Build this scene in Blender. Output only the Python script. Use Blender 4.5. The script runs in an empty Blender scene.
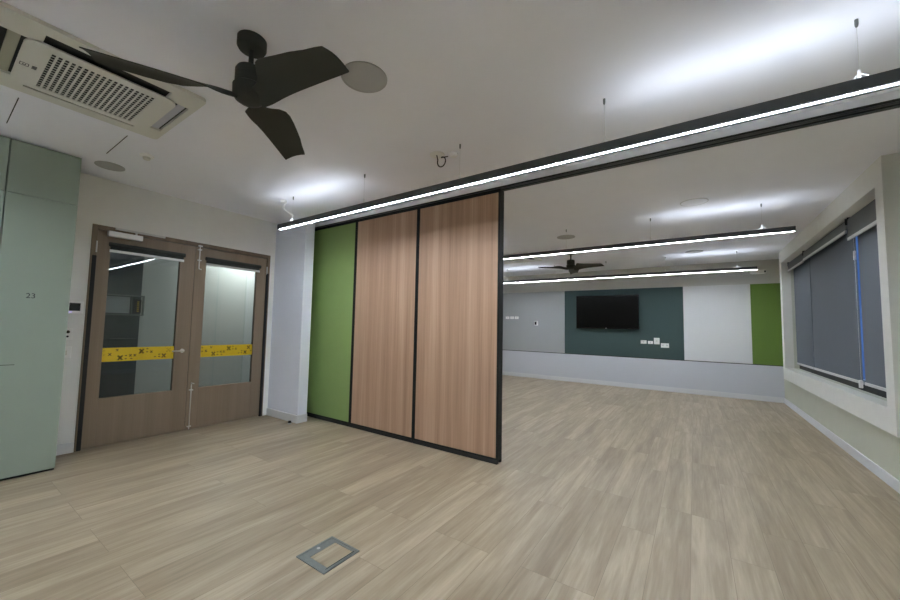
import bpy, bmesh, math, random
from mathutils import Vector, Matrix

random.seed(7)
scene = bpy.context.scene
COL = scene.collection
PI = math.pi
H = 2.615            # ceiling height
FY = 5.973           # far wall
RX = 6.025           # right wall
BY = -4.8            # wall behind the camera


def lin(r, g, b):
    return tuple(((c / 255) / 12.92 if c / 255 <= 0.04045 else ((c / 255 + 0.055) / 1.055) ** 2.4) for c in (r, g, b)) + (1,)


# ---------------------------------------------------------------- materials
def new_mat(name):
    m = bpy.data.materials.new(name)
    m.use_nodes = True
    nt = m.node_tree
    for n in list(nt.nodes):
        nt.nodes.remove(n)
    out = nt.nodes.new('ShaderNodeOutputMaterial')
    return m, nt, out


def principled(name, col, rough=0.6, metal=0.0, spec=0.5, noise=0.0, nscale=40, bump=0.0, bscale=300):
    m, nt, out = new_mat(name)
    b = nt.nodes.new('ShaderNodeBsdfPrincipled')
    b.inputs['Base Color'].default_value = col
    b.inputs['Roughness'].default_value = rough
    b.inputs['Metallic'].default_value = metal
    b.inputs['Specular IOR Level'].default_value = spec
    nt.links.new(b.outputs[0], out.inputs[0])
    tc = nt.nodes.new('ShaderNodeTexCoord')
    if noise:
        n = nt.nodes.new('ShaderNodeTexNoise')
        n.inputs['Scale'].default_value = nscale
        n.inputs['Detail'].default_value = 4
        nt.links.new(tc.outputs['Object'], n.inputs['Vector'])
        r = nt.nodes.new('ShaderNodeMapRange')
        r.inputs['From Min'].default_value = 0.3
        r.inputs['From Max'].default_value = 0.7
        r.inputs['To Min'].default_value = 1 - noise
        r.inputs['To Max'].default_value = 1 + noise
        nt.links.new(n.outputs['Fac'], r.inputs['Value'])
        v = nt.nodes.new('ShaderNodeVectorMath')
        v.operation = 'SCALE'
        v.inputs[0].default_value = col[:3]
        nt.links.new(r.outputs[0], v.inputs['Scale'])
        nt.links.new(v.outputs[0], b.inputs['Base Color'])
    if bump:
        n2 = nt.nodes.new('ShaderNodeTexNoise')
        n2.inputs['Scale'].default_value = bscale
        nt.links.new(tc.outputs['Object'], n2.inputs['Vector'])
        bp = nt.nodes.new('ShaderNodeBump')
        bp.inputs['Strength'].default_value = bump
        bp.inputs['Distance'].default_value = 0.002
        nt.links.new(n2.outputs['Fac'], bp.inputs['Height'])
        nt.links.new(bp.outputs[0], b.inputs['Normal'])
    return m


def emission(name, col, strength):
    m, nt, out = new_mat(name)
    e = nt.nodes.new('ShaderNodeEmission')
    e.inputs['Color'].default_value = col
    e.inputs['Strength'].default_value = strength
    nt.links.new(e.outputs[0], out.inputs[0])
    return m


def glass_mat(name, tint):
    m, nt, out = new_mat(name)
    t = nt.nodes.new('ShaderNodeBsdfTransparent')
    t.inputs['Color'].default_value = tint
    g = nt.nodes.new('ShaderNodeBsdfGlossy')
    g.inputs['Roughness'].default_value = 0.01
    f = nt.nodes.new('ShaderNodeFresnel')
    f.inputs['IOR'].default_value = 1.7
    geo = nt.nodes.new('ShaderNodeNewGeometry')      # only the outer face of the thin pane reflects
    front = nt.nodes.new('ShaderNodeMath')
    front.operation = 'SUBTRACT'
    front.inputs[0].default_value = 1
    nt.links.new(geo.outputs['Backfacing'], front.inputs[1])
    mul = nt.nodes.new('ShaderNodeMath')
    mul.operation = 'MULTIPLY'
    nt.links.new(f.outputs[0], mul.inputs[0])
    nt.links.new(front.outputs[0], mul.inputs[1])
    mx = nt.nodes.new('ShaderNodeMixShader')
    nt.links.new(mul.outputs[0], mx.inputs[0])
    nt.links.new(t.outputs[0], mx.inputs[1])
    nt.links.new(g.outputs[0], mx.inputs[2])
    nt.links.new(mx.outputs[0], out.inputs[0])
    return m


def wood_mat(name, dark, mid, light, axis='Z', rough=0.5, across=9.0):
    """Straight-grained veneer, the grain runs along one axis."""
    m, nt, out = new_mat(name)
    L = nt.links
    b = nt.nodes.new('ShaderNodeBsdfPrincipled')
    b.inputs['Roughness'].default_value = rough
    b.inputs['Specular IOR Level'].default_value = 0.35
    tc = nt.nodes.new('ShaderNodeTexCoord')
    geo = nt.nodes.new('ShaderNodeNewGeometry')

    def stretched(a, along, detail, dist):
        mp = nt.nodes.new('ShaderNodeMapping')
        s = [a, a, a]
        s['XYZ'.index(axis)] = along
        mp.inputs['Scale'].default_value = s
        L.new(geo.outputs['Position'], mp.inputs['Vector'])
        n = nt.nodes.new('ShaderNodeTexNoise')
        n.inputs['Scale'].default_value = 1
        n.inputs['Detail'].default_value = detail
        n.inputs['Distortion'].default_value = dist
        L.new(mp.outputs[0], n.inputs['Vector'])
        return n
    big = stretched(across, 0.12, 3, 0.3)
    fine = stretched(across * 14, 1.5, 3, 0.0)
    mix = nt.nodes.new('ShaderNodeMath')
    mix.operation = 'MULTIPLY_ADD'
    L.new(fine.outputs['Fac'], mix.inputs[0])
    mix.inputs[1].default_value = 0.35
    mul = nt.nodes.new('ShaderNodeMath')
    mul.operation = 'MULTIPLY'
    mul.inputs[1].default_value = 0.65
    L.new(big.outputs['Fac'], mul.inputs[0])
    L.new(mul.outputs[0], mix.inputs[2])
    cr = nt.nodes.new('ShaderNodeValToRGB')
    e = cr.color_ramp.elements
    e[0].position, e[0].color = 0.33, dark
    e[1].position, e[1].color = 0.66, light
    k = e.new(0.5)
    k.color = mid
    L.new(mix.outputs[0], cr.inputs[0])
    L.new(cr.outputs[0], b.inputs['Base Color'])
    L.new(b.outputs[0], out.inputs[0])
    return m


def floor_mat():
    m, nt, out = new_mat('vinyl_plank_floor')
    L = nt.links
    b = nt.nodes.new('ShaderNodeBsdfPrincipled')
    geo = nt.nodes.new('ShaderNodeNewGeometry')
    sep = nt.nodes.new('ShaderNodeSeparateXYZ')
    L.new(geo.outputs['Position'], sep.inputs[0])
    com = nt.nodes.new('ShaderNodeCombineXYZ')       # planks run along Y
    L.new(sep.outputs['Y'], com.inputs['X'])
    L.new(sep.outputs['X'], com.inputs['Y'])
    br = nt.nodes.new('ShaderNodeTexBrick')
    br.offset = 0.37
    br.offset_frequency = 3
    br.inputs['Scale'].default_value = 1
    br.inputs['Brick Width'].default_value = 1.22
    br.inputs['Row Height'].default_value = 0.18
    br.inputs['Mortar Size'].default_value = 0.0012
    br.inputs['Mortar Smooth'].default_value = 0.3
    br.inputs['Bias'].default_value = 0
    br.inputs['Color1'].default_value = (0, 0, 0, 1)
    br.inputs['Color2'].default_value = (1, 1, 1, 1)
    br.inputs['Mortar'].default_value = (0.3, 0.3, 0.3, 1)
    L.new(com.outputs[0], br.inputs['Vector'])
    # every plank shifts the grain, so that it breaks at the joints
    sh = nt.nodes.new('ShaderNodeVectorMath')
    sh.operation = 'SCALE'
    L.new(br.outputs['Color'], sh.inputs[0])
    sh.inputs['Scale'].default_value = 13.0
    ad = nt.nodes.new('ShaderNodeVectorMath')
    L.new(geo.outputs['Position'], ad.inputs[0])
    L.new(sh.outputs[0], ad.inputs[1])

    def grain(sx, sy, detail, dist=0.0):
        mp = nt.nodes.new('ShaderNodeMapping')
        mp.inputs['Scale'].default_value = (sx, sy, 1)
        L.new(ad.outputs[0], mp.inputs['Vector'])
        n = nt.nodes.new('ShaderNodeTexNoise')
        n.inputs['Scale'].default_value = 1
        n.inputs['Detail'].default_value = detail
        n.inputs['Roughness'].default_value = 0.6
        n.inputs['Distortion'].default_value = dist
        L.new(mp.outputs[0], n.inputs['Vector'])
        return n
    g1 = grain(11, 0.9, 4, 0.6)
    g2 = grain(60, 3.2, 3)

    def madd(a, k, c):
        n = nt.nodes.new('ShaderNodeMath')
        n.operation = 'MULTIPLY_ADD'
        L.new(a, n.inputs[0])
        n.inputs[1].default_value = k
        if isinstance(c, float):
            n.inputs[2].default_value = c
        else:
            L.new(c, n.inputs[2])
        return n.outputs[0]
    s = madd(g1.outputs['Fac'], 0.62, 0.0)
    s = madd(g2.outputs['Fac'], 0.30, s)
    s = madd(br.outputs['Color'], 0.10, s)
    cr = nt.nodes.new('ShaderNodeValToRGB')
    e = cr.color_ramp.elements
    e[0].position, e[0].color = 0.34, FLOOR_COLS[0]
    e[1].position, e[1].color = 0.68, FLOOR_COLS[2]
    k = e.new(0.5)
    k.color = FLOOR_COLS[1]
    L.new(s, cr.inputs[0])
    mo = nt.nodes.new('ShaderNodeMix')
    mo.data_type = 'RGBA'
    L.new(br.outputs['Fac'], mo.inputs['Factor'])
    L.new(cr.outputs[0], mo.inputs['A'])
    mo.inputs['B'].default_value = FLOOR_COLS[3]
    L.new(mo.outputs['Result'], b.inputs['Base Color'])
    b.inputs['Roughness'].default_value = 0.42
    b.inputs['Specular IOR Level'].default_value = 0.4
    L.new(b.outputs[0], out.inputs[0])
    return m


def opal_mat(name, col, edge, core, half):
    """Opal strip lit by a row of diodes: bright core, dim edges."""
    m, nt, out = new_mat(name)
    tc = nt.nodes.new('ShaderNodeTexCoord')
    sp = nt.nodes.new('ShaderNodeSeparateXYZ')
    nt.links.new(tc.outputs['Object'], sp.inputs[0])
    ab = nt.nodes.new('ShaderNodeMath')
    ab.operation = 'ABSOLUTE'
    nt.links.new(sp.outputs['Y'], ab.inputs[0])
    mr = nt.nodes.new('ShaderNodeMapRange')
    mr.interpolation_type = 'SMOOTHSTEP'
    mr.inputs['From Min'].default_value = half * 0.8
    mr.inputs['From Max'].default_value = half * 1.2
    mr.inputs['To Min'].default_value = core
    mr.inputs['To Max'].default_value = edge
    nt.links.new(ab.outputs[0], mr.inputs['Value'])
    e = nt.nodes.new('ShaderNodeEmission')
    e.inputs['Color'].default_value = col
    nt.links.new(mr.outputs[0], e.inputs['Strength'])
    nt.links.new(e.outputs[0], out.inputs[0])
    return m


FLOOR_COLS = [(0.262, 0.203, 0.131, 1), (0.352, 0.284, 0.190, 1), (0.485, 0.402, 0.285, 1), (0.21, 0.165, 0.108, 1)]
LAMP = (0.87, 0.95, 1.07, 1)
M = dict(
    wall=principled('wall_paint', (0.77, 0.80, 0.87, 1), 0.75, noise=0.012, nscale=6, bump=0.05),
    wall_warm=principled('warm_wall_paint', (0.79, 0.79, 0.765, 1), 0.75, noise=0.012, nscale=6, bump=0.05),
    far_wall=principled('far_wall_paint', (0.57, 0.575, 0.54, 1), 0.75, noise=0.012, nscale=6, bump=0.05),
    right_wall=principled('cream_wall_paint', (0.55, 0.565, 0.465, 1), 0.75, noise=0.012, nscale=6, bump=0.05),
    ceiling=principled('ceiling_paint', (0.865, 0.872, 0.925, 1), 0.85, noise=0.01, nscale=4),
    trim=principled('trim_paint', (0.66, 0.67, 0.68, 1), 0.45),
    surround=principled('surround_paint', (0.70, 0.70, 0.645, 1), 0.55, noise=0.02, nscale=12),
    grey_wall=principled('low_wall_paint', (0.55, 0.57, 0.61, 1), 0.6),
    pin=principled('grey_pinboard', (0.37, 0.385, 0.385, 1), 0.8, noise=0.03, nscale=300),
    teal=principled('teal_pinboard', (0.040, 0.073, 0.070, 1), 0.75, noise=0.06, nscale=200),
    lime=principled('green_pinboard', (0.125, 0.215, 0.034, 1), 0.7, noise=0.04, nscale=120),
    green=principled('green_laminate', (0.255, 0.370, 0.120, 1), 0.45, noise=0.02, nscale=8),
    board=principled('whiteboard', (0.72, 0.735, 0.735, 1), 0.06, spec=0.5),
    oak=wood_mat('oak_veneer', (0.330, 0.198, 0.122, 1), (0.450, 0.284, 0.182, 1), (0.55, 0.370, 0.250, 1)),
    door=wood_mat('door_veneer', (0.205, 0.154, 0.104, 1), (0.228, 0.174, 0.120, 1), (0.25, 0.194, 0.136, 1), rough=0.45),
    frame=wood_mat('door_frame_veneer', (0.135, 0.098, 0.064, 1), (0.165, 0.122, 0.080, 1), (0.195, 0.146, 0.098, 1), rough=0.5),
    black=principled('black_aluminium', (0.013, 0.014, 0.012, 1), 0.5, spec=0.2),
    track=principled('black_track', (0.022, 0.025, 0.022, 1), 0.35),
    rubber=principled('black_rubber', (0.010, 0.010, 0.009, 1), 0.7),
    bar=principled('charcoal_housing', (0.070, 0.074, 0.078, 1), 0.5),
    fan=principled('bronze_black', (0.036, 0.037, 0.028, 1), 0.6, spec=0.4),
    lamp=opal_mat('opal_diffuser', LAMP, 0.45, 172.0, 0.0062),
    uplamp=emission('uplight_diffuser', LAMP, 10.8),
    hall=emission('hall_lamp', (0.97, 1.0, 0.98, 1), 30.0),
    cab=principled('sage_laminate', (0.295, 0.355, 0.288, 1), 0.42, noise=0.015, nscale=5),
    groove=principled('dark_groove', (0.02, 0.022, 0.018, 1), 0.8),
    plastic=principled('white_plastic', (0.86, 0.86, 0.84, 1), 0.4),
    speaker=principled('grey_grille_cloth', (0.43, 0.43, 0.43, 1), 0.8, noise=0.08, nscale=500),
    cream=principled('cream_plastic', (0.69, 0.685, 0.625, 1), 0.5),
    vane=principled('vane_plastic', (0.50, 0.50, 0.56, 1), 0.4),
    beige=principled('beige_vane', (0.40, 0.39, 0.30, 1), 0.5),
    hole=principled('dark_opening', (0.03, 0.032, 0.03, 1), 0.8),
    steel=principled('satin_steel', (0.62, 0.61, 0.58, 1), 0.28, metal=1.0),
    alu=principled('brushed_aluminium', (0.20, 0.22, 0.215, 1), 0.42, metal=0.7, noise=0.06, nscale=80),
    silver=principled('silver_rail', (0.62, 0.62, 0.60, 1), 0.4, metal=0.2),
    blind=principled('charcoal_blind', (0.120, 0.138, 0.158, 1), 0.8, noise=0.05, nscale=600),
    blind_front=principled('grey_sunscreen', (0.150, 0.155, 0.155, 1), 0.8, noise=0.06, nscale=700),
    door_blind=principled('dark_door_blind', (0.030, 0.034, 0.030, 1), 0.7),
    yellow=principled('yellow_film', (0.66, 0.46, 0.012, 1), 0.5),
    ink=principled('black_print', (0.02, 0.02, 0.03, 1), 0.6),
    screen=principled('black_screen', (0.005, 0.005, 0.0045, 1), 0.2, spec=0.12),
    bezel=principled('gloss_black', (0.010, 0.010, 0.010, 1), 0.25),
    glass=glass_mat('door_glass', (0.735, 0.765, 0.76, 1)),
    window=glass_mat('window_glass', (0.9, 0.94, 0.95, 1)),
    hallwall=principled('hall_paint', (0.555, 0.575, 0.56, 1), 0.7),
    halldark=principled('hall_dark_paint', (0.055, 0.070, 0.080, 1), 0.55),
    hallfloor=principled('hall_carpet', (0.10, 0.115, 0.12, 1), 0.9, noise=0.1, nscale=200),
    paper=principled('notice_paper', (0.42, 0.45, 0.48, 1), 0.8),
    slate=principled('dark_device', (0.008, 0.009, 0.010, 1), 0.25),
    led=emission('blue_led', (0.55, 0.5, 1.0, 1), 2.0),
    cable=principled('white_cable', (0.78, 0.78, 0.78, 1), 0.5),
    wire=principled('steel_wire', (0.62, 0.62, 0.61, 1), 0.4),
)
M['floor'] = floor_mat()


# ---------------------------------------------------------------- geometry helpers
class MB:
    def __init__(self):
        self.bm = bmesh.new()

    def box(self, x0, x1, y0, y1, z0, z1, bevel=0.0, seg=2):
        vs = [self.bm.verts.new((x, y, z)) for x in (min(x0, x1), max(x0, x1)) for y in (min(y0, y1), max(y0, y1)) for z in (min(z0, z1), max(z0, z1))]
        idx = [(0, 1, 3, 2), (4, 6, 7, 5), (0, 4, 5, 1), (2, 3, 7, 6), (0, 2, 6, 4), (1, 5, 7, 3)]
        fs = [self.bm.faces.new([vs[i] for i in f]) for f in idx]
        if bevel:
            es = list({e for f in fs for e in f.edges})
            bmesh.ops.bevel(self.bm, geom=es, offset=bevel, segments=seg, affect='EDGES', profile=0.5)
        return self

    def lathe(self, c, prof, seg=40, axis='Z', cap=True):
        """prof: list of (radius, height) about c."""
        rings = []
        for r, h in prof:
            ring = []
            for k in range(seg):
                a = 2 * PI * k / seg
                u, v = r * math.cos(a), r * math.sin(a)
                p = {'Z': (u, v, h), 'X': (h, u, v), 'Y': (v, h, u)}[axis]
                ring.append(self.bm.verts.new((c[0] + p[0], c[1] + p[1], c[2] + p[2])))
            rings.append(ring)
        for a, b in zip(rings, rings[1:]):
            for k in range(seg):
                self.bm.faces.new((a[k], a[(k + 1) % seg], b[(k + 1) % seg], b[k]))
        if cap:
            self.bm.faces.new(rings[0][::-1])
            self.bm.faces.new(rings[-1])
        return self

    def tube(self, pts, r, seg=10):
        pts = [Vector(p) for p in pts]
        rings = []
        up = None
        for i, p in enumerate(pts):
            d = (pts[min(i + 1, len(pts) - 1)] - pts[max(i - 1, 0)]).normalized()
            if up is None:
                up = d.orthogonal().normalized()
            s = d.cross(up)
            if s.length < 1e-6:
                s = d.orthogonal()
            s.normalize()
            up = s.cross(d).normalized()
            rings.append([self.bm.verts.new(p + r * (math.cos(2 * PI * k / seg) * s + math.sin(2 * PI * k / seg) * up)) for k in range(seg)])
        for a, b in zip(rings, rings[1:]):
            for k in range(seg):
                self.bm.faces.new((a[k], a[(k + 1) % seg], b[(k + 1) % seg], b[k]))
        self.bm.faces.new(rings[0][::-1])
        self.bm.faces.new(rings[-1])
        return self

    def prism(self, poly, z0, z1, f=None):
        """poly in the local XY plane extruded in Z; f maps a point to its place."""
        f = f or (lambda p: p)
        a = [self.bm.verts.new(f((x, y, z0))) for x, y in poly]
        b = [self.bm.verts.new(f((x, y, z1))) for x, y in poly]
        n = len(poly)
        self.bm.faces.new(a[::-1])
        self.bm.faces.new(b)
        for k in range(n):
            self.bm.faces.new((a[k], a[(k + 1) % n], b[(k + 1) % n], b[k]))
        return self

    def ring(self, outer, inner, z0, z1):
        """Closed plate with a hole; outer and inner polygons with equally many points."""
        n = len(outer)
        vo = [[self.bm.verts.new((x, y, z)) for x, y in outer] for z in (z0, z1)]
        vi = [[self.bm.verts.new((x, y, z)) for x, y in inner] for z in (z0, z1)]
        for k in range(n):
            j = (k + 1) % n
            self.bm.faces.new((vo[0][k], vo[0][j], vo[1][j], vo[1][k]))
            self.bm.faces.new((vi[0][j], vi[0][k], vi[1][k], vi[1][j]))
            self.bm.faces.new((vo[1][k], vo[1][j], vi[1][j], vi[1][k]))
            self.bm.faces.new((vo[0][j], vo[0][k], vi[0][k], vi[0][j]))
        return self

    def build(self, name, mat, parent=None, smooth=False):
        me = bpy.data.meshes.new(name)
        bmesh.ops.recalc_face_normals(self.bm, faces=self.bm.faces[:])
        if parent is not None:
            off = Vector((0, 0, 0))
            p = parent
            while p is not None:
                off += Vector(p.location)
                p = p.parent
            bmesh.ops.translate(self.bm, verts=self.bm.verts[:], vec=-off)
        if smooth:
            for f in self.bm.faces:
                f.smooth = True
        self.bm.to_mesh(me)
        self.bm.free()
        me.materials.append(mat)
        if smooth:
            me.set_sharp_from_angle(angle=math.radians(38))
        o = bpy.data.objects.new(name, me)
        COL.objects.link(o)
        if parent is not None:
            o.parent = parent
        return o


def box(name, mat, parent, *a, **k):
    return MB().box(*a, **k).build(name, mat, parent)


def tag(o, label=None, cat=None, group=None, kind=None):
    if label:
        o['label'] = label
    if cat:
        o['category'] = cat
    if group:
        o['group'] = group
    if kind:
        o['kind'] = kind
    return o


def thing(name, loc, label, cat, group=None, kind=None):
    o = bpy.data.objects.new(name, None)
    o.empty_display_size = 0.1
    COL.objects.link(o)
    o.location = loc
    return tag(o, label, cat, group, kind)


def copy_tree(o, parent=None):
    c = o.copy()
    COL.objects.link(c)
    if parent is not None:
        c.parent = parent
    for ch in list(o.children):
        copy_tree(ch, c)
    return c


def struct(o, label, cat):
    return tag(o, label, cat, kind='structure')


def rrect(x0, x1, y0, y1, r, n=6):
    pts = []
    for cx, cy, a0 in ((x1 - r, y1 - r, 0), (x0 + r, y1 - r, 90), (x0 + r, y0 + r, 180), (x1 - r, y0 + r, 270)):
        for k in range(n + 1):
            a = math.radians(a0 + 90 * k / n)
            pts.append((cx + r * math.cos(a), cy + r * math.sin(a)))
    return pts


# ---------------------------------------------------------------- the room
struct(box('floor', M['floor'], None, -0.12, RX + 0.4, BY - 0.2, FY + 0.2, -0.12, 0), 'pale oak vinyl plank floor of the whole room', 'floor')
struct(box('ceiling', M['ceiling'], None, -0.12, RX + 0.4, BY - 0.2, FY + 0.2, H, H + 0.15), 'white plasterboard ceiling of the whole room', 'ceiling')

DL, DR, DZ = -2.188, -0.375, 2.15          # door opening with its frame
w = MB()
w.box(-0.12, 0, BY - 0.2, DL, 0, H)
w.box(-0.12, 0, DR, FY + 0.2, 0, H)
w.box(-0.12, 0, DL, DR, DZ, H)
struct(w.build('wall_left', M['wall_warm']), 'off-white wall around the brown double doors', 'wall')
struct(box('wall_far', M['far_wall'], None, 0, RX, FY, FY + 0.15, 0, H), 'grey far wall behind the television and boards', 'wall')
struct(box('wall_back', M['wall'], None, 0, RX, BY - 0.15, BY, 0, H), 'white wall behind the viewer', 'wall')

WY0, WY1, WZ0, WZ1 = 1.215, 5.09, 0.69, 2.415   # window opening
w = MB()
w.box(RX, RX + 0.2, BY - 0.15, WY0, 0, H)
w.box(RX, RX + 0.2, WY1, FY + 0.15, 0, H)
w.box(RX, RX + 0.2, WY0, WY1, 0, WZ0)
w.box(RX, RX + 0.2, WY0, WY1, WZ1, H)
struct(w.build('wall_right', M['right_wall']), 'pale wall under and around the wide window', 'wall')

# short return wall between the doors and the folding partition
NX, NY0, NY1 = 0.67, -0.303, -0.166
struct(box('wall_return', M['wall'], None, 0, NX, NY0, NY1, 0, H), 'short blue-grey return wall between double doors and green panel', 'wall')
struct(box('wall_post', M['wall'], None, 0, 0.27, NY1, 0.12, 0, H), 'wall stub that closes off the folded partition behind the return wall', 'wall')


def baseboard(name, label, *boxes):
    m = MB()
    for b_ in boxes:
        m.box(*b_, bevel=0.004)
    return struct(m.build(name, M['trim']), label, 'baseboard')


BH = 0.095
baseboard('baseboard_far', 'white baseboard along the far wall', (0, RX, FY - 0.014, FY, 0, BH))
baseboard('baseboard_right', 'white baseboard below the window', (RX - 0.014, RX, BY, FY, 0, BH))
baseboard('baseboard_left', 'white baseboard left of the double doors', (0, 0.014, -2.36, DL - 0.002, 0, BH))
baseboard('baseboard_return', 'white baseboard wrapped around the short return wall', (0, NX + 0.014, NY0 - 0.014, NY0, 0, BH), (NX, NX + 0.014, NY0, NY1, 0, BH))

# head of the operable wall: plaster downstand and black track
struct(box('trim_1', M['ceiling'], None, 0.0, RX, -0.012, 0.102, 2.570, H), 'shallow white downstand above the black partition track', 'trim')
t = thing('trim_2', (3.15, 0.045, 2.556), 'black aluminium track that carries the sliding partition', 'track', kind='structure')
m = MB()
for y0, y1 in ((-0.006, 0.010), (0.014, 0.033), (0.057, 0.076), (0.080, 0.096)):
    m.box(0.27, RX - 0.002, y0, y1, 2.556, 2.570, bevel=0.001)
m.box(0.27, RX - 0.002, -0.006, 0.096, 2.565, 2.570)
m.build('track_channel', M['track'], t)

# window: surround standing proud of the wall, frame and panes behind the blinds
SX = 5.915
t = thing('window_1', (RX, 3.1, 0.5), 'wide window in a thick white surround on the right wall', 'window', kind='structure')
m = MB()
m.box(SX, RX + 0.001, 1.07, WY0, 0.50, H, bevel=0.0)
m.box(SX, RX + 0.001, WY1, 5.235, 0.50, H)
m.box(SX, RX + 0.001, WY0, WY1, 0.50, WZ0)
m.box(SX, RX + 0.001, WY0, WY1, WZ1, H)
m.build('window_surround', M['surround'], t)
m = MB()
fx0, fx1 = RX + 0.060, RX + 0.110
m.box(fx0, fx1, WY0, WY1, WZ0, WZ0 + 0.09)
m.box(fx0, fx1, WY0, WY1, WZ1 - 0.05, WZ1)
for y, wd in ((WY0, 0.05), (1.75, 0.05), (4.08, 0.16), (WY1 - 0.05, 0.05)):  # the extra-wide post is added to block the sky and keep the far blind gap dark
    m.box(fx0, fx1, y, y + wd, WZ0 + 0.09, WZ1 - 0.05)
m.build('window_frame', M['black'], t)
for y0, y1 in ((WY0 + 0.05, 1.75), (1.80, 4.08), (4.24, WY1 - 0.05)):
    box('window_pane', M['window'], t, RX + 0.082, RX + 0.088, y0, y1, WZ0 + 0.09, WZ1 - 0.05)

# ---------------------------------------------------------------- roller blinds
BG = 'roller blinds at the window'


def blind(y0, y1, front_z, label):
    t = thing('roller_blind', (RX - 0.03, (y0 + y1) / 2, 0.72), label, 'blind', BG)
    box('blackout_fabric', M['blind'], t, RX + 0.035, RX + 0.037, y0 + 0.01, y1 - 0.004, 0.775, WZ1 - 0.03)
    box('bottom_rail', M['silver'], t, RX + 0.028, RX + 0.044, y0 + 0.01, y1 - 0.004, 0.757, 0.787, bevel=0.004)
    m = MB()
    m.lathe((RX + 0.033, 0, WZ1 - 0.035), [(0.022, y0 + 0.012), (0.022, y1 - 0.012)], 20, 'Y')
    m.lathe((RX - 0.005, 0, WZ1 - 0.03), [(0.024, y0 + 0.012), (0.024, y1 - 0.012)], 20, 'Y')
    m.build('roller_tube', M['blind_front'], t, smooth=True)
    box('screen_fabric', M['blind_front'], t, RX - 0.030, RX - 0.028, y0 + 0.006, y1 - 0.006, front_z + 0.01, WZ1 - 0.025)
    box('screen_rail', M['silver'], t, RX - 0.037, RX - 0.021, y0 + 0.006, y1 - 0.006, front_z - 0.018, front_z + 0.014, bevel=0.004)
    for y in (y0, y1 - 0.008):
        box('bracket', M['black'], t, RX - 0.034, RX + 0.058, y, y + 0.008, WZ1 - 0.065, WZ1, bevel=0.002)
    return t


blind(WY0 + 0.002, 2.212, 2.195, 'nearest charcoal roller blind whose short grey screen hangs lowest')
bm_ = blind(2.26, 4.045, 2.285, 'widest charcoal roller blind in the middle of the window')
blind(4.060, WY1 - 0.002, 2.270, 'farthest charcoal roller blind next to the green pinboard')
cord = thing('blind_cord', (RX + 0.01, 2.23, 0.75), 'thin pale blind cord with white connector in the blue gap between blinds', 'blind cord')
MB().tube([(RX + 0.012, 2.226, 2.37), (RX + 0.012, 2.226, 0.78)], 0.0009, 8).build('cord', M['cable'], cord)
box('connector', M['plastic'], cord, RX + 0.004, RX + 0.020, 2.216, 2.236, 1.985, 2.075, bevel=0.003)
MB().box(RX + 0.000, RX + 0.024, 2.220, 2.256, 0.725, 0.80, bevel=0.005).build('tension_clip', M['plastic'], cord)

# ---------------------------------------------------------------- boards on the far wall
PZ0, PZ1 = 0.666, 2.168


def board(name, mat, x0, x1, d, label, cat):
    o = MB().box(x0, x1, FY - d, FY - 0.0004, PZ0, PZ1, bevel=0.003).build(name, mat)
    return tag(o, label, cat)


box_g = MB().box(0.0, 2.148, FY - 0.016, FY - 0.0004, PZ0, PZ1, bevel=0.003).build('pinboard', M['pin'])
tag(box_g, 'grey pinboard on the far wall left of the television', 'pinboard')
board('pinboard', M['teal'], 2.152, 4.541, 0.016, 'dark teal pinboard behind the television', 'pinboard')
board('pinboard', M['lime'], 5.600, RX - 0.002, 0.016, 'green pinboard on the far wall beside the window', 'pinboard')
t = thing('whiteboard', (5.07, FY, PZ0), 'glossy whiteboard between the teal and the green pinboards', 'whiteboard')
MB().box(4.545, 5.596, FY - 0.018, FY - 0.0004, PZ0, PZ1, bevel=0.003).build('writing_surface', M['board'], t)
MB().box(4.545, 5.596, FY - 0.021, FY - 0.017, PZ0, PZ0 + 0.012).build('bottom_edge', M['silver'], t)
struct(box('trim_3', M['groove'], None, 0.0, RX - 0.002, FY - 0.008, FY + 0.001, PZ0 - 0.014, PZ0), 'thin dark strip coloured as the shade line under the row of boards', 'trim')  # dark strip stands in for the shade in the gap below the boards
struct(box('trim_4', M['grey_wall'], None, 0.0, RX - 0.002, FY - 0.010, FY + 0.001, BH, PZ0 - 0.014), 'smooth blue-grey dado below the row of boards', 'trim')

# television
t = thing('television', (3.07, FY - 0.05, 1.28), 'large black wall-mounted television on the teal pinboard', 'television')
tx0, tx1, tz0, tz1, ty = 2.45, 3.747, 1.274, 2.030, FY - 0.123
m = MB().box(tx0, tx1, ty, ty + 0.045, tz0, tz1, bevel=0.008)
m.box(tx0 + 0.2, tx1 - 0.2, ty + 0.04, ty + 0.065, tz0 + 0.1, tz1 - 0.15, bevel=0.01)
m.build('casing', M['bezel'], t)
box('screen', M['screen'], t, tx0 + 0.012, tx1 - 0.012, ty - 0.002, ty + 0.004, tz0 + 0.022, tz1 - 0.012)
m = MB()
m.box(3.0, 3.03, ty + 0.07, FY - 0.0165, 1.55, 1.9)
m.box(3.17, 3.20, ty + 0.07, FY - 0.0165, 1.55, 1.9)
m.box(2.85, 3.35, FY - 0.03, FY - 0.0165, 1.5, 1.95)
m.build('wall_bracket', M['black'], t)
box('maker_badge', M['silver'], t, 3.075, 3.115, ty - 0.005, ty - 0.001, tz0 + 0.004, tz0 + 0.015)


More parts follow.
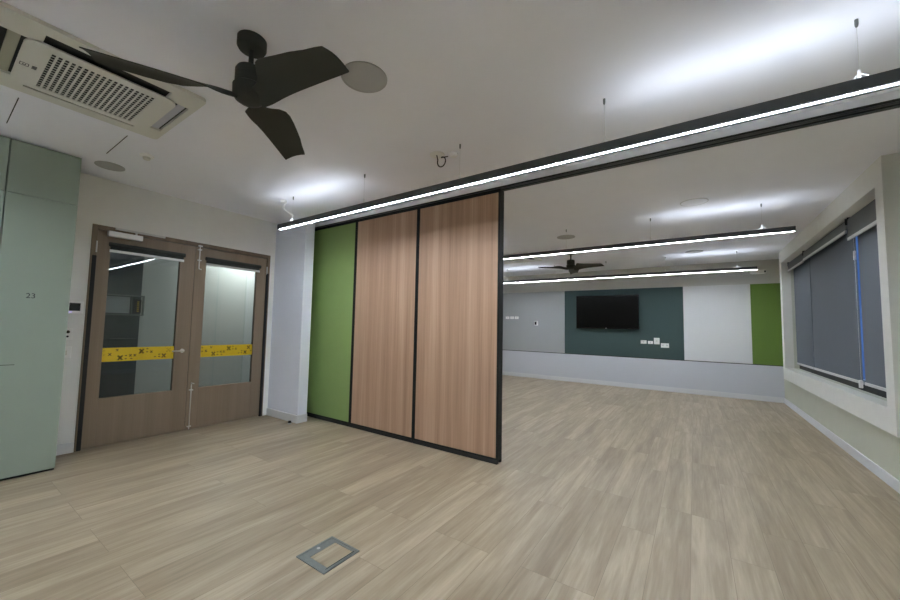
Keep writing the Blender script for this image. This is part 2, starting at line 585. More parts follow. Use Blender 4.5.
# small plates on the far wall
def wallplate(x0, x1, z0, z1, label, kind='socket', group=None):
    t = thing('wall_plate', ((x0 + x1) / 2, FY - 0.016, z0), label, 'wall plate', group)
    MB().box(x0, x1, FY - 0.026, FY - 0.015, z0, z1, bevel=0.003).build('cover_plate', M['plastic'], t)
    n = 2 if kind == 'double' else 1
    for k in range(n):
        cx = x0 + (x1 - x0) * (k + 0.5) / n
        cz = (z0 + z1) / 2
        if kind == 'switch':
            box('rocker', M['cream'], t, cx - 0.012, cx + 0.012, FY - 0.030, FY - 0.025, cz - 0.016, cz + 0.016, bevel=0.002)
        else:
            m = MB()
            for dx, dz, s in ((-0.008, 0.008, 1), (0.008, 0.008, 1), (0, -0.010, 1)):
                m.box(cx + dx - 0.0025, cx + dx + 0.0025, FY - 0.0265, FY - 0.0255, cz + dz - 0.007, cz + dz + 0.007)
            m.build('socket_slots', M['hole'], t)
    return t


wallplate(3.765, 3.875, 0.968, 1.040, 'small white wall plate right of the television, leftmost of four', 'socket')
wallplate(3.900, 3.995, 0.968, 1.030, 'small white wall plate second from left on the teal board', 'socket')
wallplate(4.012, 4.115, 0.965, 1.100, 'tall white wall plate, highest of the four on teal', 'switch')
wallplate(4.138, 4.282, 0.900, 0.992, 'wide white double socket, lowest of the four on teal', 'double')
for k, (x0, x1) in enumerate(((0.612, 0.715), (0.742, 0.845), (0.868, 0.975))):
    wallplate(x0, x1, 1.482, 1.548, ('leftmost', 'middle', 'rightmost')[k] + ' of three little white switches on the grey pinboard', 'switch', 'switch row on the grey pinboard')
t = thing('wall_sensor', (1.45, FY - 0.016, 1.33), 'little white wall device with black face on the grey pinboard', 'sensor')
MB().box(1.405, 1.495, FY - 0.035, FY - 0.015, 1.32, 1.435, bevel=0.006).build('casing', M['plastic'], t)
box('black_face', M['slate'], t, 1.415, 1.458, FY - 0.038, FY - 0.034, 1.340, 1.420)

t = thing('access_point', (5.72, FY, 2.36), 'white oval network device high on the far wall above the green pinboard', 'network device')
m = MB()
m.prism(rrect(5.600, 5.835, 2.355, 2.430, 0.037), 0, 0.05, f=lambda p: (p[0], FY - 0.002 - p[2], p[1]))
m.build('casing', M['plastic'], t, smooth=True)
box('end_cap', M['hole'], t, 5.800, 5.828, FY - 0.0535, FY - 0.051, 2.375, 2.410)

# ---------------------------------------------------------------- double doors
t = thing('trim_5', (0, -1.28, 0), 'brown timber frame around the double doors', 'door frame', kind='structure')
m = MB()
m.box(-0.125, 0.012, DL, DL + 0.042, 0, DZ, bevel=0.003)
m.box(-0.125, 0.012, DR - 0.042, DR, 0, DZ, bevel=0.003)
m.box(-0.125, 0.012, DL + 0.042, DR - 0.042, DZ - 0.045, DZ, bevel=0.003)
m.build('frame_lining', M['frame'], t)

LX0, LX1 = -0.052, -0.006        # leaf thickness


def film_marks(y0, y1, z0, z1, seed):
    rnd = random.Random(seed)
    m = MB()
    x0, x1 = LX1 - 0.0162, LX1 - 0.0152
    wd = y1 - y0

    def cross(cy, cz, s):
        for sg in (1, -1):
            c = [(-s, -s * 0.75), (-s * 0.45, -s), (s, s * 0.75), (s * 0.45, s)]
            poly = [(cy + sg * a, cz + b) for a, b in c]
            m.prism(poly, x0, x1, f=lambda p: (p[2], p[0], p[1]))

    def dash(cy, cz, a, b):
        m.box(x0, x1, cy - a, cy + a, cz - b, cz + b)
    for f, h, s in ((0.10, 0.52, 0.015), (0.19, 0.82, 0.013), (0.235, 0.25, 0.026), (0.37, 0.40, 0.014), (0.43, 0.40, 0.014), (0.52, 0.68, 0.026),
                    (0.66, 0.62, 0.013), (0.85, 0.28, 0.023), (0.92, 0.72, 0.023)):
        cross(y0 + wd * f, z0 + (z1 - z0) * h, s)
    for f, h in ((0.03, 0.80), (0.03, 0.50), (0.31, 0.40), (0.31, 0.16), (0.385, 0.16), (0.60, 0.62), (0.72, 0.22), (0.78, 0.22), (0.78, 0.40), (0.60, 0.86), (0.97, 0.4)):
        dash(y0 + wd * f, z0 + (z1 - z0) * h, 0.009, 0.005)
    return m


def door_leaf(name, y0, y1, gy0, gy1, label, hinge):
    t = thing(name, (0, hinge, 0), label, 'door', kind='structure')
    gz0, gz1 = 0.466, 2.0
    m = MB()
    m.box(LX0, LX1, y0, gy0, 0.008, 2.10, bevel=0.002)
    m.box(LX0, LX1, gy1, y1, 0.008, 2.10, bevel=0.002)
    m.box(LX0, LX1, gy0, gy1, 0.008, gz0, bevel=0.002)
    m.box(LX0, LX1, gy0, gy1, gz1, 2.10, bevel=0.002)
    m.build('door_panel', M['door'], t)
    box('glass_pane', M['glass'], t, LX1 - 0.022, LX1 - 0.016, gy0, gy1, gz0, gz1)
    f = MB().box(LX1 - 0.0160, LX1 - 0.0152, gy0 + 0.001, gy1 - 0.001, 0.815, 0.952).build('safety_film', M['yellow'], t)
    tag(f, 'yellow safety strip with black marks')
    film_marks(gy0, gy1, 0.815, 0.952, 3 if hinge < -1 else 4).build('printed_marks', M['ink'], f)
    b = MB()
    b.lathe((0.016, 0, 1.975), [(0.022, gy0 - 0.015), (0.022, gy1 + 0.035)], 20, 'Y')
    b.box(0.004, 0.010, gy0 - 0.005, gy1 + 0.025, 1.925, 1.975)
    bl = b.build('roller_blind', M['door_blind'], t, smooth=True)
    MB().box(0.000, 0.014, gy0 - 0.010, gy1 + 0.030, 1.900, 1.926, bevel=0.003).build('blind_rail', M['silver'], bl)
    return t


d1 = door_leaf('door_1', DL + 0.036, -1.286, -2.040, -1.432, 'left leaf of the brown glazed double doors', DL + 0.04)
d2 = door_leaf('door_2', -1.281, DR - 0.036, -1.163, -0.545, 'right leaf of the brown glazed double doors', DR - 0.04)
box('finger_guard', M['rubber'], d1, -0.005, 0.016, DL + 0.012, DL + 0.046, 0.004, 1.85, bevel=0.006)
box('finger_guard', M['rubber'], d2, -0.005, 0.016, DR - 0.046, DR - 0.012, 0.004, 1.90, bevel=0.006)
for d, y in ((d1, DL + 0.040), (d2, DR - 0.040)):
    MB().lathe((0.008, y, 0), [(0.007, 1.88), (0.007, 1.99)], 16).build('hinge', M['steel'], d, smooth=True)
# lever handle on the left leaf
h = MB()
h.lathe((0, -1.358, 0.900), [(0.022, LX1), (0.022, LX1 + 0.010)], 24, 'X')
h.tube([(LX1 + 0.006, -1.358, 0.9), (LX1 + 0.045, -1.358, 0.9), (LX1 + 0.052, -1.368, 0.9), (LX1 + 0.052, -1.47, 0.9)], 0.0085, 12)
h = h.build('lever_handle', M['steel'], d1, smooth=True)
tag(h, 'satin steel lever handle')
# door closer on the left leaf
c = MB().box(LX1, LX1 + 0.055, -2.075, -1.800, 2.052, 2.104, bevel=0.004).build('door_closer', M['plastic'], d1)
m = MB()
m.box(0.0125, 0.034, -2.020, -1.600, 2.128, 2.148, bevel=0.003)
m.box(0.020, 0.032, -1.86, -1.845, 2.10, 2.135)
m.build('closer_rail', M['silver'], c)
# bolts on the right leaf
for z0, z1 in ((1.845, 2.125), (0.012, 0.530)):
    m = MB()
    m.tube([(LX1 + 0.014, -1.245, z0), (LX1 + 0.014, -1.245, z1)], 0.006, 10)
    zs = (z0 + 0.10, z1 - 0.055) if z1 > 1 else (z0 + 0.03, z1 - 0.08)
    for z in zs:
        m.box(LX1, LX1 + 0.024, -1.264, -1.226, z - 0.006, z + 0.006, bevel=0.002)
    e = z0 if z1 > 1 else z1
    m.tube([(LX1 + 0.014, -1.245, e), (LX1 + 0.030, -1.243, e - 0.004), (LX1 + 0.034, -1.225, e - 0.008)], 0.006, 10)
    if z1 > 1:
        m.box(LX1, LX1 + 0.028, -1.268, -1.222, z1 - 0.02, z1 - 0.004, bevel=0.002)
    m.build('barrel_bolt', M['steel'], d2, smooth=True)

# ---------------------------------------------------------------- hall behind the doors
HX = -2.1
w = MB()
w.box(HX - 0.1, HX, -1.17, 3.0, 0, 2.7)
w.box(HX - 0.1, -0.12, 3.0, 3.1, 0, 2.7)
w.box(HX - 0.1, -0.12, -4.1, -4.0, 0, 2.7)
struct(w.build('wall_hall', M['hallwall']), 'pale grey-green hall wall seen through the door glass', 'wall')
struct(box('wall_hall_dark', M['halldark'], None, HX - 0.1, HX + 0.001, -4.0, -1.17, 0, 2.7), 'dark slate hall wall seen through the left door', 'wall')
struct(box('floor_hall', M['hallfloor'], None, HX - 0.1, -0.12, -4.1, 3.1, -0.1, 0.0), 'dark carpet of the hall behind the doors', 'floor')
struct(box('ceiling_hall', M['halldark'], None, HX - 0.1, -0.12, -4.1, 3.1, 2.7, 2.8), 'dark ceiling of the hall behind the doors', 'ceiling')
t = thing('hall_lamp', (-1.75, 0.35, 2.7), 'slim ceiling lamp in the hall behind the right door', 'lamp')
box('housing', M['plastic'], t, -1.95, -1.55, -0.10, 0.95, 2.665, 2.70, bevel=0.004)
box('diffuser', M['hall'], t, -1.92, -1.58, -0.07, 0.92, 2.655, 2.664)
t = thing('notice_board', (HX, -1.37, 1.3), 'framed notice board with papers on the hall wall behind left door', 'notice board')
m = MB()
for a in ((-1.60, -1.13, 1.300, 1.318), (-1.60, -1.13, 1.582, 1.600), (-1.60, -1.582, 1.318, 1.582), (-1.148, -1.13, 1.318, 1.582), (-1.29, -1.278, 1.318, 1.582)):
    m.box(HX + 0.001, HX + 0.025, *a)
m.build('board_frame', M['alu'], t)
box('paper_sheet', M['paper'], t, HX + 0.002, HX + 0.008, -1.57, -1.30, 1.330, 1.570)
box('list_sheet', M['ink'], t, HX + 0.002, HX + 0.010, -1.255, -1.165, 1.335, 1.54)
m = MB()
for k in range(6):
    m.box(HX + 0.010, HX + 0.012, -1.215, -1.190, 1.36 + k * 0.028, 1.372 + k * 0.028)
m.build('list_marks', M['yellow'], t)
t = tag(box('wall_ledge', M['halldark'], None, HX, HX + 0.08, -2.2, -1.20, 0.94, 0.965, bevel=0.004), 'thin dark ledge on the hall wall below the notice board', 'ledge')

# ---------------------------------------------------------------- wall devices left of the doors
t = thing('intercom', (0, -2.25, 1.28), 'white wall intercom with black screen left of the doors', 'intercom')
MB().box(0, 0.022, -2.312, -2.204, 1.279, 1.395, bevel=0.006).build('casing', M['plastic'], t)
box('screen', M['slate'], t, 0.0205, 0.0235, -2.304, -2.228, 1.305, 1.378, bevel=0.001)
box('status_light', M['led'], t, 0.0215, 0.0245, -2.303, -2.286, 1.288, 1.296)
t = thing('door_release', (0, -2.29, 1.05), 'small white plate with two black buttons below the intercom', 'wall plate')
MB().box(0, 0.012, -2.345, -2.262, 1.035, 1.145, bevel=0.003).build('cover_plate', M['plastic'], t)
MB().lathe((0, -2.297, 1.110), [(0.014, 0.010), (0.014, 0.018)], 20, 'X').build('push_button', M['slate'], t, smooth=True)
MB().lathe((0, -2.297, 1.068), [(0.009, 0.010), (0.009, 0.016)], 20, 'X').build('push_button', M['slate'], t, smooth=True)
t = thing('light_switch', (0, -2.29, 0.86), 'plain white switch plate lowest of the devices left of the doors', 'switch')
MB().box(0, 0.012, -2.345, -2.262, 0.865, 0.975, bevel=0.003).build('cover_plate', M['plastic'], t)
box('rocker', M['cream'], t, 0.011, 0.015, -2.318, -2.290, 0.90, 0.94, bevel=0.002)

# ---------------------------------------------------------------- tall cabinets on the left
CX, CY, CS = 0.456, -2.377, 2.19


def cabinet(y0, y1, label, number=False, gap=0.003):
    t = thing('tall_cabinet', (0, (y0 + y1) / 2, 0), label, 'cabinet')
    box('carcass', M['cab'], t, 0.016, CX - 0.022, y0 + 0.001, y1 - 0.001, 0.035, H - 0.004)
    box('kickboard', M['groove'], t, 0.016, CX - 0.03, y0 + 0.001, y1 - 0.003, 0.0, 0.034)
    box('door', M['cab'], t, CX - 0.019, CX, y0 + gap, y1 - gap, CS + 0.003, H - 0.012, bevel=0.0015)
    d = box('door', M['cab'], t, CX - 0.019, CX, y0 + gap, y1 - gap, 0.022, CS - 0.003, bevel=0.0015)
    if number:
        cu = bpy.data.curves.new('number_text', 'FONT')
        cu.body = '23'
        cu.size = 0.055
        cu.extrude = 0.0006
        tmp = bpy.data.objects.new('number_text', cu)
        COL.objects.link(tmp)
        bpy.context.view_layer.update()
        me = bpy.data.meshes.new_from_object(tmp.evaluated_get(bpy.context.evaluated_depsgraph_get()))
        bpy.data.objects.remove(tmp)
        o = bpy.data.objects.new('door_number', me)
        COL.objects.link(o)
        me.materials.clear()
        me.materials.append(M['ink'])
        o.parent = d
        o.rotation_euler = (PI / 2, 0, PI / 2)
        o.location = (CX + 0.0008, -2.628 - (y0 + y1) / 2, 1.386)
        box('shade_line', M['groove'], d, CX - 0.004, CX + 0.0006, y0 + 0.006, -2.652, 0.868, 0.872)  # thin dark line painted for a faint shade edge on the door front
    return t


cabinet(-2.779, CY, 'tall sage green cabinet with the number 23 on its door, next to the doors', True)
cabinet(-3.379, -2.781, 'tall sage green cabinet at the left edge, mostly outside the picture')

# ---------------------------------------------------------------- sliding partition panels
def panel(x0, x1, mat, label):
    t = thing('partition_panel', ((x0 + x1) / 2, 0.045, 0), label, 'partition panel', 'sliding partition panels')
    m = MB()
    m.box(x0 + 0.001, x0 + 0.020, 0.0, 0.09, 0.030, 2.551, bevel=0.002)
    m.box(x1 - 0.020, x1 - 0.001, 0.0, 0.09, 0.030, 2.551, bevel=0.002)
    m.box(x0 + 0.02, x1 - 0.02, 0.0, 0.09, 2.520, 2.551, bevel=0.002)
    m.box(x0 + 0.02, x1 - 0.02, 0.0, 0.09, 0.030, 0.050, bevel=0.002)
    m.build('panel_frame', M['black'], t)
    box('face_board', mat, t, x0 + 0.0205, x1 - 0.0205, 0.004, 0.086, 0.0505, 2.5195)
    m = MB()
    m.box(x0 + 0.003, x1 - 0.003, -0.006, 0.024, 0.0, 0.034, bevel=0.003)
    m.box(x0 + 0.003, x1 - 0.003, 0.066, 0.096, 0.0, 0.034, bevel=0.003)
    m.build('floor_seal', M['rubber'], t)
    m = MB()
    for x in (x0 + 0.1, x1 - 0.1):
        m.lathe((x, 0.045, 0), [(0.006, 2.545), (0.006, 2.563)], 12)
    m.build('track_hanger', M['steel'], t)
    return t


panel(0.300, 1.281, M['green'], 'green sliding partition panel beside the return wall')
panel(1.283, 2.262, M['oak'], 'oak veneer sliding partition panel next to the green one')
panel(2.264, 3.243, M['oak'], 'oak veneer sliding partition panel at the open end of the partition')

t = thing('door_stop', (0.625, -0.375, 0), 'small black door stop on the floor by the return wall', 'door stop')
MB().lathe((0.625, -0.375, 0), [(0.019, 0.0), (0.019, 0.012), (0.014, 0.014)], 20).build('base', M['steel'], t, smooth=True)
MB().lathe((0.625, -0.375, 0), [(0.018, 0.014), (0.020, 0.022), (0.018, 0.034), (0.010, 0.038)], 20).build('rubber_buffer', M['rubber'], t, smooth=True)

# ---------------------------------------------------------------- linear pendant lights
BX0, BX1, BZ0, BZ1 = 0.937, 5.577, 2.282, 2.333
UP = ((0.96, 2.05), (4.42, 5.555))


def pendant():
    t = thing('pendant_light', (3.257, 0, BZ0), None, 'pendant light', 'linear pendant lights')
    m = MB()
    m.box(BX0, BX1, -0.031, -0.021, BZ0, BZ1)
    m.box(BX0, BX1, 0.021, 0.031, BZ0, BZ1)
    m.box(BX0, BX1, -0.021, 0.021, BZ0 + 0.012, BZ1 - 0.008)
    hs = m.build('housing', M['bar'], t)
    for x0, x1 in ((BX0 - 0.004, BX0), (BX1, BX1 + 0.004)):
        box('end_cap', M['bar'], t, x0, x1, -0.031, 0.031, BZ0, BZ1)
    box('diffuser', M['lamp'], t, BX0 + 0.002, BX1 - 0.002, -0.0205, 0.0205, BZ0 + 0.001, BZ0 + 0.011)
    for x0, x1 in UP:
        box('uplight_strip', M['uplamp'], t, x0, x1, -0.0205, 0.0205, BZ1 - 0.0078, BZ1 - 0.003)
    for x in (1.166, 2.271, 3.296, 4.305, 5.328):
        c = MB().tube([(x, 0, BZ1 + 0.035), (x, 0, H - 0.02)], 0.0010, 6).build('suspension_wire', M['wire'], t)
        MB().lathe((x, 0, 0), [(0.003, H - 0.036), (0.0055, H - 0.030), (0.0065, H - 0.020), (0.0065, H)], 16).build('ceiling_cup', M['alu'], c, smooth=True)
        m = MB()
        m.tube([(x - 0.055, 0, BZ1), (x - 0.02, 0, BZ1 + 0.012), (x, 0, BZ1 + 0.036)], 0.002, 6)
        m.tube([(x + 0.03, 0, BZ1), (x + 0.026, 0, BZ1 + 0.018), (x, 0, BZ1 + 0.036)], 0.002, 6)
        m.lathe((x, 0, 0), [(0.005, BZ1 - 0.008), (0.005, BZ1 + 0.05)], 10)
        m.build('wire_clip', M['cable'], c)
    # power feed at the door end: ceiling plug and looping white cable
    px, py = 0.965, 0.012
    pl = MB().lathe((px, py, 0), [(0.028, H - 0.030), (0.034, H - 0.026), (0.034, H)], 24).build('ceiling_plug', M['plastic'], t, smooth=True)
    pts = []
    for k in range(40):
        s = k / 39
        a = s * 3.2 * PI
        pts.append((px + (1.166 - px) * min(1, s * 1.15) + 0.030 * math.sin(a), py * (1 - s) + 0.022 * (math.cos(a) - 1 + s), H - 0.03 - (H - 0.03 - BZ1 + 0.004) * (s ** 1.15)))
    MB().tube(pts, 0.0045, 8).build('power_cable', M['cable'], t, smooth=True)
    return t


p0 = pendant()
for k, (y, lab) in enumerate(((-0.82, 'nearest long black pendant light, hanging in front of the partition'),
                              (2.0, 'long black pendant light hanging in the middle of the far area'),
                              (4.79, 'farthest long black pendant light, above the television'),
                              (-3.62, 'unseen long black pendant light added behind the viewer to light the near half'))):
    p = p0 if k == 0 else copy_tree(p0)
    p.location = (3.257 if y > -3 else 2.55, y, BZ0)  # the pendant behind the viewer is unseen, added and shifted to brighten the near half
    p['label'] = lab

t = thing('ceiling_sensor', (3.10, -0.74, H), 'white ceiling outlet with a black cable loop beside the nearest pendant', 'ceiling outlet')
MB().lathe((3.052, -0.775, 0), [(0.050, H - 0.010), (0.060, H - 0.004), (0.060, H)], 28).build('cover_plate', M['plastic'], t, smooth=True)
pts = [(3.055, -0.785, H - 0.008)]
for k in range(25):
    a = PI * 0.85 + k / 24 * 1.75 * PI
    pts.append((3.085 + 0.036 * math.cos(a), -0.765 + 0.014 * k / 24, H - 0.060 + 0.042 * math.sin(a)))
pts.append((3.130, -0.735, H - 0.018))
MB().tube(pts, 0.0045, 8).build('cable_loop', M['rubber'], t, smooth=True)
MB().lathe((3.175, -0.72, 0), [(0.020, H - 0.028), (0.034, H - 0.016), (0.036, H)], 24).build('plug', M['plastic'], t, smooth=True)

# ---------------------------------------------------------------- ceiling fans
def fan():
    """Built about its axis at x = y = 0."""
    t = thing('ceiling_fan', (0, 0, 2.285), None, 'ceiling fan', 'ceiling fans')
    MB().lathe((0, 0, 0), [(0.040, H - 0.056), (0.060, H - 0.050), (0.066, H - 0.040), (0.066, H)], 36).build('canopy', M['fan'], t, smooth=True)
    MB().lathe((0, 0, 0), [(0.0115, 2.47), (0.0115, H - 0.05)], 16).build('down_rod', M['fan'], t, smooth=True)
    MB().lathe((0, 0, 0), [(0.062, 2.382), (0.066, 2.388), (0.066, 2.448), (0.060, 2.460), (0.020, 2.465)], 36).build('motor', M['fan'], t, smooth=True)
    MB().lathe((0, 0, 0), [(0.020, 2.293), (0.045, 2.297), (0.064, 2.310), (0.073, 2.334), (0.074, 2.370), (0.064, 2.378)], 36).build('hub', M['fan'], t, smooth=True)
    #  radius, leading offset, trailing offset, pitch
    sec = [(0.050, 0.030, -0.042, 36), (0.085, 0.032, -0.044, 36), (0.112, 0.036, -0.045, 35), (0.135, 0.050, -0.046, 32), (0.160, 0.078, -0.048, 27), (0.190, 0.102, -0.049, 22), (0.225, 0.113, -0.050, 18.5),
           (0.275, 0.116, -0.050, 16.5), (0.340, 0.112, -0.051, 15), (0.410, 0.104, -0.052, 14), (0.480, 0.090, -0.053, 13), (0.540, 0.082, -0.054, 12.5), (0.580, 0.077, -0.054, 12), (0.584, 0.075, -0.053, 12)]
    for ang in (6, 126, -114):
        a = math.radians(ang)
        d = Vector((math.cos(a), math.sin(a), 0))
        rt = Vector((math.sin(a), -math.cos(a), 0))
        m = MB()
        rows = []
        for i, (r, le, tr, pit) in enumerate(sec):
            top, bot = [], []
            for j in range(7):
                s = j / 6
                o = tr + (le - tr) * s
                rr = r + (0.024 * (0.5 - s) if i >= len(sec) - 2 else 0)
                camber = 0.012 * math.sin(PI * s)
                curl = 0.016 * (s ** 3) * math.exp(-((r - 0.2) / 0.07) ** 2)
                z = 2.312 - 0.012 * (r / 0.6) ** 2 + o * math.tan(math.radians(pit)) + camber + curl
                p = d * rr + rt * o + Vector((0, 0, z))
                th = 0.0045 * (0.35 + 0.65 * math.sin(PI * min(max(s, 0.06), 0.94)))
                top.append(m.bm.verts.new(p + Vector((0, 0, th))))
                bot.append(m.bm.verts.new(p - Vector((0, 0, th))))
            rows.append(top + bot[::-1])
        n = len(rows[0])
        for A, B in zip(rows, rows[1:]):
            for k in range(n):
                m.bm.faces.new((A[k], A[(k + 1) % n], B[(k + 1) % n], B[k]))
        m.bm.faces.new(rows[0][::-1])
        m.bm.faces.new(rows[-1])
        m.build('blade', M['fan'], t, smooth=True)
    return t


f0 = fan()
f1 = copy_tree(f0)
f0.location = (2.972, -2.248, 2.285)
f0['label'] = 'near dark bronze three-blade ceiling fan beside the air conditioner'
f1.location = (2.955, 3.50, 2.285)
f1.rotation_euler = (0, 0, math.radians(-26))
f1['label'] = 'distant dark three-blade ceiling fan seen below the middle pendant'


# ---------------------------------------------------------------- ceiling discs
def disc(name, x, y, r, mat, label, cat, ring=False, group=None):
    t = thing(name, (x, y, H), label, cat, group)
    n = 40
    o = [(x + r * math.cos(2 * PI * k / n), y + r * math.sin(2 * PI * k / n)) for k in range(n)]
    i = [(x + (r - 0.008) * math.cos(2 * PI * k / n), y + (r - 0.008) * math.sin(2 * PI * k / n)) for k in range(n)]
    MB().ring(o, i, H - 0.006, H).build('rim', M['wire'] if ring else mat, t)
    MB().lathe((x, y, 0), [(r - 0.0085, H - 0.004), (r - 0.0085, H)], n).build('grille', mat, t)
    return t


SPK = 'round ceiling speakers'
disc('ceiling_speaker', 3.236, -1.752, 0.128, M['speaker'], 'large grey round ceiling speaker beside the near fan blade', 'speaker', group=SPK)
disc('ceiling_speaker', 0.437, -2.190, 0.105, M['speaker'], 'grey round ceiling speaker above the double doors near the cabinet', 'speaker', group=SPK)
disc('ceiling_speaker', 3.176, 2.414, 0.128, M['speaker'], 'grey round ceiling speaker above the distant fan', 'speaker', group=SPK)
disc('ceiling_speaker', 4.743, 4.50, 0.128, M['speaker'], 'grey round ceiling speaker between the two farther pendants', 'speaker', group=SPK)
disc('ceiling_hatch', 4.743, 1.575, 0.125, M['ceiling'], 'white round ceiling disc with dark rim in front of the middle pendant', 'ceiling disc', ring=True)

t = thing('smoke_detector', (0.985, -2.08, H), 'small white smoke detector on the ceiling near the air conditioner', 'smoke detector')
MB().lathe((0.985, -2.08, 0), [(0.034, H - 0.018), (0.048, H - 0.012), (0.050, H)], 28).build('base', M['plastic'], t, smooth=True)
MB().lathe((0.985, -2.08, 0), [(0.012, H - 0.040), (0.024, H - 0.036), (0.028, H - 0.018)], 28).build('sensing_head', M['cream'], t, smooth=True)
for k, y in enumerate((-2.283, -2.828)):
    struct(box('trim_%d' % (6 + k), M['groove'], None, 0.735, 1.262, y - 0.0026, y + 0.0026, H - 0.0015, H + 0.001), ('short dark ceiling slot between air conditioner and doors', 'short dark ceiling slot above the tall cabinets')[k], 'ceiling slot')


# ---------------------------------------------------------------- cassette air conditioners
def cassette():
    """Centred on x = y = 0; the near one sits at (1.84, -2.575)."""
    t = thing('air_conditioner', (0, 0, H), None, 'air conditioner', 'ceiling cassette air conditioners')
    F = 0.425
    px0, px1, py0, py1 = -0.285, 0.285, -0.325, 0.325
    z = H - 0.020
    m = MB()
    m.ring(rrect(-F, F, -F, F, 0.03), rrect(-0.330, 0.345, -0.400, 0.390, 0.015), z, H - 0.0005)
    # corner blocks between the four outlets
    for sx in (-1, 1):
        for sy in (-1, 1):
            x0, x1 = (0.245, 0.346) if sx > 0 else (-0.331, -0.245)
            y0, y1 = (0.262, 0.391) if sy > 0 else (-0.401, -0.262)
            m.box(x0, x1, y0, y1, z, H - 0.0005)
    m.build('outer_frame', M['cream'], t)
    box('outlet_box', M['hole'], t, -0.40, 0.40, -0.405, 0.405, H - 0.003, H - 0.001)
    # inlet panel, a little lower, with its square grille
    m = MB()
    gx0, gx1, gy0, gy1 = -0.233, 0.217, -0.226, 0.222
    n = 7
    inner = []
    for cx_, cy_ in ((gx1, gy1), (gx0, gy1), (gx0, gy0), (gx1, gy0)):
        inner += [(cx_, cy_)] * n
    zb = H - 0.034
    outer = rrect(px0 + 0.004, px1 - 0.004, py0 + 0.004, py1 - 0.004, 0.06)
    eps = [(x + 1e-5 * math.cos(k), y + 1e-5 * math.sin(k)) for k, (x, y) in enumerate(inner)]
    m.ring(outer, eps, zb, zb + 0.008)
    m.build('inlet_panel', M['cream'], t)
    m = MB()
    nc = 18
    for k in range(nc + 1):
        y = gy0 + (gy1 - gy0) * k / nc
        m.box(gx0, gx1, y - 0.0048, y + 0.0048, zb + 0.001, zb + 0.0045)
    nr = 15
    for k in range(nr + 1):
        x = gx0 + (gx1 - gx0) * k / nr
        wd = 0.0024
        m.box(x - wd, x + wd, gy0, gy1, zb + 0.0015, zb + 0.004)
    m.build('inlet_grille', M['cream'], t)
    box('filter', M['hole'], t, gx0, gx1, gy0, gy1, zb + 0.007, zb + 0.011)
    # outlet vanes
    for nm, mt, b_ in (('vane', M['vane'], (-0.243, 0.243, 0.335, 0.378)), ('vane', M['beige'], (-0.243, 0.243, -0.374, -0.330)),
                       ('vane', M['hole'], (0.300, 0.335, -0.255, 0.255)), ('vane', M['beige'], (-0.322, -0.298, -0.255, 0.255))):
        box(nm, mt, t, *b_, H - 0.010, H - 0.004, bevel=0.002)
    # maker's mark: outlined square with a small sign, and a block of small print
    m = MB()
    cx_, cy_ = -0.014, -0.292
    for a in ((cx_ - 0.017, cx_ + 0.017, cy_ - 0.017, cy_ - 0.0145), (cx_ - 0.017, cx_ + 0.017, cy_ + 0.0145, cy_ + 0.017),
              (cx_ - 0.017, cx_ - 0.0145, cy_ - 0.0145, cy_ + 0.0145), (cx_ + 0.0145, cx_ + 0.017, cy_ - 0.0145, cy_ + 0.0145),
              (cx_ - 0.007, cx_ + 0.007, cy_ - 0.006, cy_ - 0.003), (cx_ - 0.007, cx_ + 0.007, cy_ + 0.003, cy_ + 0.006), (cx_ - 0.007, cx_ - 0.004, cy_ - 0.003, cy_ + 0.003)):
        m.box(*a, zb - 0.0008, zb + 0.0002)
    for k in range(4):
        m.box(cx_ - 0.018 + k * 0.010, cx_ - 0.012 + k * 0.010, cy_ + 0.028, cy_ + 0.046, zb - 0.0008, zb + 0.0002)
    m.build('printed_mark', M['hole'], t)
    return t


a0 = cassette()
a1 = copy_tree(a0)
a0.location = (1.84, -2.575, H)
a0['label'] = 'near cream ceiling cassette air conditioner with square grille, above the cabinets'
a1.location = (1.84, 3.61, H)
a1['label'] = 'distant ceiling cassette air conditioner partly hidden by the oak partition'

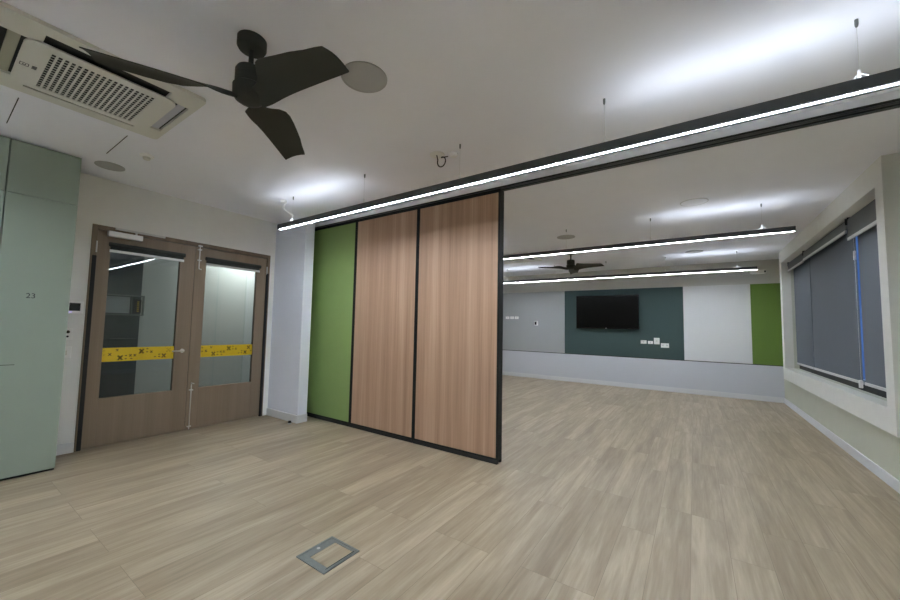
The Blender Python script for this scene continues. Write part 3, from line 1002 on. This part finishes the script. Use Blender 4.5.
# ---------------------------------------------------------------- floor box
t = thing('floor_box', (3.09, -1.754, 0), 'square metal floor box with plank inlay in the foreground floor', 'floor box')
def sq(x0, x1, y0, y1):
    return [(x0, y0), (x1, y0), (x1, y1), (x0, y1)]
MB().ring(sq(2.978, 3.206, -1.872, -1.636), sq(2.988, 3.196, -1.862, -1.646), 0.0, 0.005).build('rim', M['alu'], t)
MB().ring(sq(2.990, 3.194, -1.860, -1.648), sq(3.038, 3.180, -1.832, -1.662), 0.0, 0.0035).build('lid_frame', M['alu'], t)
box('floor_inlay', M['floor'], t, 3.040, 3.178, -1.830, -1.664, 0.0, 0.0025)
MB().lathe((3.012, -1.756, 0), [(0.009, 0.003), (0.009, 0.0055)], 20).build('latch', M['steel'], t, smooth=True)
box('seal_line', M['groove'], t, 3.183, 3.187, -1.845, -1.655, 0.002, 0.0042)

# ---------------------------------------------------------------- dusk outside, camera, colour
w = bpy.data.worlds.new('dusk_sky')
scene.world = w
w.use_nodes = True
bg = w.node_tree.nodes['Background']
bg.inputs['Color'].default_value = (0.065, 0.14, 0.38, 1)
bg.inputs['Strength'].default_value = 1.0

cam = bpy.data.cameras.new('camera')
co = bpy.data.objects.new('camera', cam)
COL.objects.link(co)
yaw, pitch, roll = (math.radians(v) for v in (35.242, 3.719, 1.251))
fw = Vector((-math.sin(yaw) * math.cos(pitch), math.cos(yaw) * math.cos(pitch), math.sin(pitch)))
r0 = Vector((math.cos(yaw), math.sin(yaw), 0))
u0 = r0.cross(fw)
r2 = r0 * math.cos(roll) + u0 * math.sin(roll)
u2 = u0 * math.cos(roll) - r0 * math.sin(roll)
mat = Matrix((r2, u2, -fw)).transposed().to_4x4()
mat.translation = Vector((4.721, -3.112, 1.229))
co.matrix_world = mat
cam.sensor_width = 36
cam.lens = 366.392 * 36 / 900
cam.shift_x = 14.272 / 900
cam.shift_y = 3.123 / 900
cam.clip_start = 0.02
scene.camera = co

vs = scene.view_settings
vs.view_transform = 'Standard'
vs.look = 'None'
vs.gamma = 1
vs.use_curve_mapping = False
vs.exposure = 0.53
scene.cycles.use_denoising = True
scene.cycles.max_bounces = 10
scene.cycles.diffuse_bounces = 6
scene.cycles.sample_clamp_indirect = 0
scene.cycles.filter_width = 1.5
